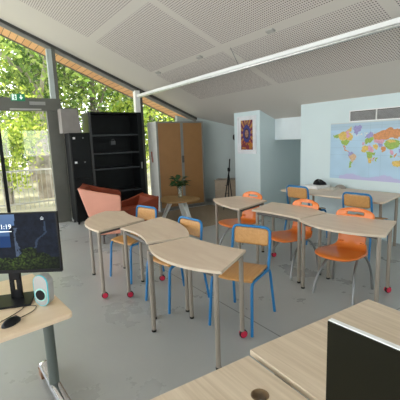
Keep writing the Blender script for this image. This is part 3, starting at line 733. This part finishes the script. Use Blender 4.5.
dup(b0, (-3.03, 1.70, 0), face(.06, -.5), 'blue school chair tucked under the middle table of the left row')
dup(b0, (-3.95, 1.67, 0), face(.12, -.46), 'blue school chair tucked in beside the armchair with the lit-coloured side')
dup(b0, (-3.64, 4.40, 0), face(-.05, 1), 'blue school chair at the left end of the long table under the map', 1.06)
dup(b0, (-2.665, 4.40, 0), face(-.05, 1), 'blue school chair directly under the map, behind the right orange chair', 1.05)

def orange_chair(label):
    t = thing('orange_shell_chair', label, 'chair', (0, 0, 0), 'orange shell chairs')
    prof = [(-.265, .400), (-.235, .418), (-.13, .422), (0, .415), (.10, .410), (.165, .428), (.20, .48), (.225, .56), (.245, .65), (.264, .73), (.277, .775), (.285, .805), (.290, .828)]
    hw = [.125, .195, .228, .225, .200, .165, .145, .148, .168, .198, .195, .160, .085]
    pp = smoothpath([(0, a, b) for a, b in prof], 4); hh = [p.x for p in smoothpath([(h, 0, 0) for h in hw], 4)]
    n = len(pp)-1
    def sh(u, v):
        i = round(v*n); p = pp[i]; w = hh[i]; x = (2*u-1)*w
        k = (2*u-1)**2; y = p.y; z = p.z
        if v < .5: z += .010*k
        else: y += -.030*k
        return (x, y, z)
    def hole(u, v):
        i = v*n; z = pp[min(n, int(i))].z; return .745 < z < .775 and .28 < u < .72
    o = build('shell', MB().grid(sh, 18, n, hole), m_orange, t, smooth=True); s = o.modifiers.new('t', 'SOLIDIFY'); s.thickness = .012; s.offset = 1
    for s in (-1, 1):
        build('leg', MB().tube(smoothpath([(s*.205, -.245, .0), (s*.19, -.205, .14), (s*.165, -.13, .265), (s*.14, -.01, .36), (s*.11, .10, .392)]), .013, 10), m_silver, t, smooth=True)
        build('leg', MB().tube(smoothpath([(s*.21, .225, .0), (s*.20, .215, .16), (s*.178, .185, .29), (s*.15, .12, .375), (s*.11, .03, .392)]), .013, 10), m_silver, t, smooth=True)
    build('cross_bar', MB().tube([(-.11, .05, .392), (.11, .05, .392)], .0115, 8), m_silver, t, smooth=True)
    return t
o0 = orange_chair('orange shell chair with silver legs at the right-hand curved table, largest orange one')
o0.location = (-2.12, 3.15, 0); o0.rotation_euler = (0, 0, face(.08, -.42))
dup(o0, (-2.87, 3.22, 0), face(.0, -1), 'orange shell chair between the middle curved table and the blue chair by the map')
dup(o0, (-3.82, 3.22, 0), face(.02, -1), 'orange shell chair at the far curved table near the pillar')

# ================================================================ FOREGROUND DESKS
def hole_top(name, poly, hc, hr, z0, z1, m, parent):
    """prism with one round cable hole: bridge polygon to circle"""
    n = 24; circ = [(hc[0]+hr*math.cos(-2*PI*k/n), hc[1]+hr*math.sin(-2*PI*k/n)) for k in range(n)]
    i0 = min(range(len(poly)), key=lambda i: math.dist(poly[i], hc)); j0 = min(range(n), key=lambda j: math.dist(circ[j], poly[i0]))
    ring = poly[:i0+1] + [circ[(j0+k) % n] for k in range(n+1)] + poly[i0:]
    mb = MB(); N = len(ring); import itertools
    from mathutils.geometry import tessellate_polygon
    tris = tessellate_polygon([[Vector((p[0], p[1], 0)) for p in poly], [Vector((p[0], p[1], 0)) for p in circ]])
    allp = poly + circ; K = len(allp)
    vs = [(p[0], p[1], z0) for p in allp] + [(p[0], p[1], z1) for p in allp]; fs = []
    for a, b, c in tris:
        ar = (allp[b][0]-allp[a][0])*(allp[c][1]-allp[a][1])-(allp[c][0]-allp[a][0])*(allp[b][1]-allp[a][1])
        if ar < 0: a, b, c = c, b, a
        fs.append((a+K, b+K, c+K)); fs.append((c, b, a))
    L = len(poly)
    for i in range(L): j = (i+1) % L; fs.append((i, j, j+K, i+K))
    for i in range(n): j = (i+1) % n; fs.append((L+i, L+j, L+j+K, L+i+K))
    mb.add(vs, fs); return build(name, mb, m, parent)
# right/far desk
A = (-1.025, .903); th = math.atan2(.775, .030) - PI/2    # its left edge heads away along +Y
Md = Matrix.Translation((A[0], A[1], 0)) @ Matrix.Rotation(th, 4, 'Z')
t = thing('oak_desk', 'pale oak desk in the foreground behind the black screen, right of the cable hole desk', 'desk', (A[0], A[1], 0))
build('desk_top', MB().box(0, 1.6, 0, .80, .715, .74, Md), m_oak, t, bevel=.002)
build('leg', MB().box(.08, .13, .06, .11, 0, .715, Md), m_taupe, t); build('leg', MB().box(.08, .13, .69, .74, 0, .715, Md), m_taupe, t)
build('leg', MB().box(1.47, 1.52, .06, .11, 0, .715, Md), m_taupe, t); build('leg', MB().box(1.47, 1.52, .69, .74, 0, .715, Md), m_taupe, t)
# left/near desk with cable hole
B = (-.998, .872); th2 = math.atan2(.415, .012) - PI/2
Md2 = Matrix.Translation((B[0], B[1], 0)) @ Matrix.Rotation(th2, 4, 'Z')
t = thing('oak_desk', 'pale oak desk with a round brown cable hole at the bottom of the view', 'desk', (B[0], B[1], 0))
def w2(p): v = Md2 @ Vector((p[0], p[1], 0)); return (v.x, v.y)
hole_top('desk_top', [w2(p) for p in ((0, -.80), (1.6, -.80), (1.6, 0), (0, 0))], (-.806, .752), .030, .715, .74, m_oak, t)
ln = MB(); ln.lathe([(.0305, .712), (.0305, .7415), (.0275, .7415), (.0275, .712)], -.806, .752, 24)
ln = MB(); n = 24
for r, z in ((.0312, .7415), (.0285, .7415), (.0285, .700), (.0312, .700)):
    for k in range(n): ln.v.append((-.806+r*math.cos(2*PI*k/n), .752+r*math.sin(2*PI*k/n), z))
ln.f += [(i*n+k, i*n+(k+1) % n, ((i+1) % 4)*n+(k+1) % n, ((i+1) % 4)*n+k) for i in range(4) for k in range(n)]
build('cable_grommet', ln, mat('brown_grommet', (.22, .14, .07), .5), t)
for x in (.08, 1.47):
    for y in (-.11, -.74): build('leg', MB().box(x, x+.05, y, y+.05, 0, .715, Md2), m_taupe, t)
# black screen with white shell
t = thing('desktop_screen', 'black screen with a bright white top edge standing on the foreground desks', 'monitor', (-.35, .77, .74))
sx, sy, st_ = -.573, .788, .1
sd = Vector((1, .055, 0)).normalized(); Ms = Matrix.Translation((sx, sy, 0)) @ Matrix.Rotation(math.atan2(sd.y, sd.x), 4, 'Z')
build('screen', MB().box(0.002, .598, -.004, 0, .815, 1.098, Ms), mat('off_screen', (.009, .009, .005), .35, var=.02, spec=.12), t)
build('white_shell', MB().box(0, .60, 0, .018, .812, 1.10, Ms), mat('bright_white', (.9, .9, .88), .35, var=.0), t, bevel=.002)
build('stand_neck', MB().box(.27, .33, .018, .030, .745, .95, Ms), m_white, t)
build('stand_foot', MB().box(.20, .40, -.06, .07, .7405, .748, Ms), m_white, t, bevel=.002)

# ================================================================ LEFT DESK WITH MONITOR
# local axes: near edge direction and inward direction
c0 = Vector((-1.822, .408, 0)); e1 = Vector((.045, -.335, 0)).normalized(); e2 = Vector((-e1.y*-1, 0, 0))
e2 = Vector((-.994, -.09, 0)).normalized()
if e2.x > 0: e2 = -e2
def D(a, b, z=0): v = c0 + e1*a + e2*b; return (v.x, v.y, z)
pl = [(v[0], v[1]) for v in [D(.03, 0), D(.012, .006), D(.003, .02), D(0, .045), D(0, .78), D(1.4, .78), D(1.4, 0)]]
t = thing('teacher_desk', 'beech computer desk at the left edge carrying the lit monitor', 'desk', (c0.x, c0.y, 0))
if sum(pl[i][0]*pl[(i+1) % 7][1]-pl[(i+1) % 7][0]*pl[i][1] for i in range(7)) < 0: pl = pl[::-1]
build('desk_top', MB().prism(pl, .715, .74), m_oakx, t, bevel=.004)
for a in (.008, 1.30):
    # column
    p0 = Vector(D(a, .20, .715)); p1 = Vector(D(a, .34, .075))
    def colpts():
        base = D(a, .30)
        return base
    b = D(a, .50)
    g = build('column', MB().tube([(b[0], b[1], .05), (b[0], b[1], .715)], .032, 18), m_column, t, smooth=True)
    path = smoothpath([D(a, .06, .03), D(a, .2, .04), D(a, .45, .060), D(a, .64, .085), D(a, .73, .095), D(a, .76, .06)], 6)
    mbf = MB(); n = len(path); prof = [(-.035, -.012), (-.03, .008), (-.012, .018), (.012, .018), (.03, .008), (.035, -.012)]
    for p in path:
        for w_, h_ in prof: v = Vector(p)+e1*w_+Vector((0, 0, h_)); mbf.v.append(tuple(v))
    for i in range(n-1):
        for k in range(6): mbf.f.append((i*6+k, i*6+(k+1) % 6, (i+1)*6+(k+1) % 6, (i+1)*6+k))
    mbf.f += [tuple(range(6)), tuple((n-1)*6+k for k in range(6))[::-1]]
    g = build('foot', mbf, m_chrome, t, smooth=True)
    q0 = D(a, .725)
    build('foot_block', MB().box(-.03, .03, -.032, .032, 0.0, .088, Matrix.Translation((q0[0], q0[1], 0)) @ Matrix.Rotation(math.atan2(e2.y, e2.x), 4, 'Z')), m_block, g)
    q1 = D(a, .10)
    build('foot_block', MB().box(-.022, .022, -.03, .03, 0.0, .025, Matrix.Translation((q1[0], q1[1], 0)) @ Matrix.Rotation(math.atan2(e2.y, e2.x), 4, 'Z')), m_black, g)

# monitor: plane squarely facing the camera
rt = Vector((math.sin(YAW), math.cos(YAW), 0)); bk = Vector((-math.cos(YAW), math.sin(YAW), 0))
TR = Vector((-1.999, .408, 1.247)); 
Rm = Matrix(((rt.x, bk.x, 0), (rt.y, bk.y, 0), (0, 0, 1))).to_4x4()
Mm = Matrix.Translation((TR.x, TR.y, 0)) @ Rm     # local x to the right (0 at right edge), y away, z up
W_, Z0, Z1 = .545, .912, 1.247
tilt = Matrix.Translation((0, 0, Z0)) @ Matrix.Rotation(math.radians(-1.0), 4, 'X') @ Matrix.Translation((0, 0, -Z0))
t = thing('computer_monitor', 'wide black monitor showing a mountain lock screen on the left desk', 'monitor', tuple(Mm @ Vector((-.25, .05, .74))))
build('case', MB().box(-W_, 0, .001, .022, Z0, Z1, Mm @ tilt), m_blackplastic, t, bevel=.003)
mb = MB().box(-W_, 0, -.003, .001, Z0, Z0+.018, Mm @ tilt).box(-W_, 0, -.003, .001, Z1-.007, Z1, Mm @ tilt).box(-W_, -W_+.008, -.003, .001, Z0, Z1, Mm @ tilt).box(-.008, 0, -.003, .001, Z0, Z1, Mm @ tilt)
build('bezel', mb, m_blackplastic, t)
nu, nv = 120, 70; mb = MB(); cols = []
for j in range(nv+1):
    for i in range(nu+1): mb.v.append(tuple(Mm @ tilt @ Vector((-W_+.008+(W_-.016)*i/nu, -.0005, Z1-.007-(Z1-Z0-.025)*j/nv))))
for j in range(nv):
    for i in range(nu):
        mb.f.append((j*(nu+1)+i, (j+1)*(nu+1)+i, (j+1)*(nu+1)+i+1, j*(nu+1)+i+1))
        X = (i+.5)/nu*120-60.5+ -1.0   # picture units: 0 = left edge of the view, 57 = right edge of screen
        X = 57.5-(1-(i+.5)/nu)*97; Y = (j+.5)/nv*58      # px-like units
        ridge = 16 - 14*min(1, max(0, (X-4)/15)) + 2.5*math.sin(X*.5)
        nse = vnoise(X*.35, Y*.35)*.6 + vnoise(X*1.1, Y*1.1, 2)*.4
        if Y < 34 and X < 17-(Y*.05) and not (X > 11 and Y > 12): 
            k = min(1, Y/30); c = (.03+.10*(1-k), .10+.12*(1-k), .26+.14*(1-k))
            if Y > 22: c = (.012, .05, .17)
        else: c = (.003+.006*nse, .005+.010*nse, .010+.022*nse)
        if 15 < X < 18+2*math.sin(Y*.2) and 14 < Y < 44 and nse > .3: c = (.03+.08*nse, .05+.10*nse, .09+.14*nse)
        xw = 46-.75*max(0, Y-18)+1.5*math.sin(Y*.4)
        if 8 < Y < 46 and abs(X-(46 if Y < 18 else xw)) < .8+.5*nse: c = (.03, .05, .09)
        yg = 41+3*math.sin(X*.12+1)+3*vnoise(X*.3, 0, 3) - (4 if 20 < X < 36 else 0)
        if Y > yg and X < 59: 
            g = vnoise(X*.8, Y*.8, 6); f = max(.12, 1-(max(0, X-20)/42)); f *= 1 if Y < 54 else .5
            c = (.075*g*g*f+.002, .125*g*g*f+.004, .015*g*f+.002)
        cols.append(c)
scr = build('screen', mb, attr_mat('screen_image', .6, .85), t, colors=cols)
scr['label'] = 'glowing screen with blue sky, dark cliffs and green foreground'
def text_part(txt, size, loc_local, parent, m, name, align='CENTER'):
    cu = bpy.data.curves.new(name, 'FONT'); cu.body = txt; cu.size = size; cu.align_x = align; cu.extrude = .0002
    ob = bpy.data.objects.new(name, cu); C.objects.link(ob); bpy.context.view_layer.update()
    me = bpy.data.meshes.new_from_object(ob.evaluated_get(bpy.context.evaluated_depsgraph_get()))
    bpy.data.objects.remove(ob)
    Mt = Mm @ tilt @ Matrix.Translation(loc_local) @ Matrix.Rotation(PI/2, 4, 'X')
    mb = MB(); mb.v = [tuple(Mt @ v.co) for v in me.vertices]; mb.f = [tuple(p.vertices) for p in me.polygons]
    return build(name, mb, m, parent)
m_text = emit('screen_text', (.7, .75, .8), .8)
px = .00555
text_part('11:19', .036, (-(57-5)*px, -.0015, Z1-.086), scr, m_text, 'clock_text')
build('date_line', MB().box(-(57-1)*px-.02, -(57-5)*px+.038, -.0014, -.0008, Z1-.103, Z1-.099, Mm @ tilt), m_text, scr)
for k, (dx, w_) in enumerate(((0, .003), (-.008, .018), (-.006, .014))):
    z = Z1-.026-.007*k
    mb = MB().box(-.082+dx, -.082+dx+w_, -.0014, -.0008, z-.001, z+.0008, Mm @ tilt); build('status_text_line', mb, m_text, scr)
# stand
nb = Vector((-(59-8.5)*px, .04, 0))
build('stand_neck', MB().box(nb.x-.034, nb.x-.012, .030, .046, .75, 1.0, Mm).box(nb.x+.004, nb.x+.030, .030, .046, .75, 1.0, Mm).box(nb.x-.034, nb.x+.030, .030, .046, .86, 1.0, Mm).box(nb.x-.034, nb.x+.030, .030, .046, .75, .80, Mm), m_blackplastic, t, bevel=.002)
build('stand_mount', MB().box(nb.x-.05, nb.x+.05, .022, .032, .95, 1.1, Mm), m_blackplastic, t)
bc = Mm @ Vector((nb.x-.005, 0, 0)); Mb = Matrix.Translation((bc.x, bc.y, 0)) @ Matrix.Rotation(math.atan2(rt.y, rt.x)+math.radians(14), 4, 'Z')
build('stand_base', MB().box(-.13, .10, -.075, .11, .7402, .752, Mb), m_blackplastic, t, bevel=.003)

# speaker
sp = Vector((-2.012, .292, 0))
fdir = Vector((-bk.x*1.0 - rt.x*.30, -bk.y*1.0 - rt.y*.30, 0)).normalized()      # faces slightly to the left of the viewer
sr = Vector((-fdir.y, fdir.x, 0)); 
if sr.dot(rt) < 0: sr = -sr
Msp = Matrix(((sr.x, -fdir.x, 0, sp.x), (sr.y, -fdir.y, 0, sp.y), (0, 0, 1, .7405), (0, 0, 0, 1)))   # local x right, y back, z up
t = thing('desktop_speaker', 'small upright white speaker with black driver and turquoise ring on the left desk', 'speaker', (sp.x, sp.y, .74))
def capsule(w, h, n=10, cz=None):
    out = []; r = w/2
    for k in range(n+1): a = PI*k/n; out.append((r*math.cos(a), h-r+r*math.sin(a)))
    for k in range(n+1): a = PI+PI*k/n; out.append((r*.95*math.cos(a), r*.9+r*.9*math.sin(a)))
    return out
cap0 = capsule(.090, .172)
m_spk = mat('speaker_grey', (.40, .39, .37), .5)
build('body', MB().prism(cap0, 0.004, .052, Msp, axis='y'), m_spk, t, bevel=.006)
ring = MB(); n = len(cap0); cc = Vector((0, .088))
for s_, y in ((1.005, .0), (1.012, .010), (.96, .0)):
    pass
inn = [((p[0])*.94, .088+(p[1]-.088)*.97) for p in cap0]
for pts_, y in ((cap0, .006), (cap0, -.002), (inn, -.002)):
    k = 1.01
    for p in pts_: ring.v.append(tuple(Msp @ Vector((p[0]*k, y, .088+(p[1]-.088)*k))))
for r_ in range(2):
    for k in range(n): ring.f.append((r_*n+k, r_*n+(k+1) % n, (r_+1)*n+(k+1) % n, (r_+1)*n+k))
build('light_ring', ring, emit('turquoise_glow', (.10, .45, .50), .25), t, smooth=True)
build('front_panel', MB().prism(inn, -.001, .004, Msp, axis='y'), m_spk, t)
mb = MB(); mb.tube([Msp @ Vector((0, -.0015, .064)), Msp @ Vector((0, -.006, .064))], .036, 28); build('driver_ring', mb, emit('pale_teal_ring', (.30, .55, .50), .25), t, smooth=True)
mb = MB(); mb.tube([Msp @ Vector((0, -.006, .064)), Msp @ Vector((0, -.010, .064))], .028, 24); build('driver', mb, m_blackplastic, t, smooth=True)
# mouse
ms = Vector((-1.900, .128, .7403))
a = math.atan2(.085, -.06)
def mouse(u, v):
    th_ = 2*PI*u; ph = PI/2*v; r = math.cos(ph)
    x = .053*math.cos(th_)*r; y = .029*math.sin(th_)*r*(1-.12*math.cos(th_)); z = .030*math.sin(ph)
    return (ms.x + x*math.cos(a)-y*math.sin(a), ms.y + x*math.sin(a)+y*math.cos(a), ms.z+z)
t = thing('computer_mouse', 'black wired mouse lying on the left desk in front of the monitor', 'mouse', tuple(ms))
build('shell', MB().grid(mouse, 28, 8), m_blackplastic, t, smooth=True)
wh = Vector((ms.x+.028*math.cos(a), ms.y+.028*math.sin(a), ms.z+.022)); build('scroll_wheel', MB().tube([wh-Vector((-math.sin(a), math.cos(a), 0))*.004, wh+Vector((-math.sin(a), math.cos(a), 0))*.004], .007, 12), m_under, t)
hd = Vector((ms.x+.05*math.cos(a), ms.y+.05*math.sin(a), .744))
cb = smoothpath([hd, (-1.965, .228, .743), (-2.0, .255, .743), (-2.03, .262, .743), (-2.05, .24, .743)], 5)
build('cable', MB().tube(cb, .0018, 6), m_blackplastic, t, smooth=True)
cb = MB().tube(smoothpath([(-1.93, .06, .743), (-1.97, .12, .743), (-2.03, .19, .743), (-2.075, .21, .743)], 5), .002, 6)
tag(build('black_cable', cb, m_blackplastic, smooth=True), 'thin black cable running across the left desk behind the mouse', 'cable')

# ================================================================ LIGHT
w = bpy.data.worlds.new('sky'); bpy.context.scene.world = w; w.use_nodes = True; nt = w.node_tree
bg = nt.nodes['Background']; bg.inputs['Color'].default_value = (.93, .965, 1.0, 1); bg.inputs['Strength'].default_value = 3.8
s = bpy.data.lights.new('sun', 'SUN'); so = bpy.data.objects.new('sun', s); C.objects.link(so)
s.energy = 6; s.angle = math.radians(1); s.color = (1, .93, .80)
so.rotation_euler = Vector((-.55, .30, -1.0)).to_track_quat('-Z', 'Y').to_euler()

# ================================================================ CAMERA
cd = bpy.data.cameras.new('camera'); cam = bpy.data.objects.new('camera', cd); C.objects.link(cam)
f = Vector((-math.cos(YAW)*math.cos(PITCH), math.sin(YAW)*math.cos(PITCH), -math.sin(PITCH)))
r = f.cross(Vector((0, 0, 1))).normalized(); u = r.cross(f)
r2 = r*math.cos(ROLL)+u*math.sin(ROLL); u2 = -r*math.sin(ROLL)+u*math.cos(ROLL)
cam.matrix_world = Matrix(((r2.x, u2.x, -f.x, 0), (r2.y, u2.y, -f.y, 0), (r2.z, u2.z, -f.z, EYE), (0, 0, 0, 1)))
cd.sensor_width = 36; cd.lens = FPX/400*36; cd.clip_start = .05; cd.clip_end = 300
bpy.context.scene.camera = cam
vs = bpy.context.scene.view_settings
vs.view_transform = 'Standard'; vs.look = 'None'; vs.gamma = 1; vs.use_curve_mapping = False; vs.exposure = 0.25
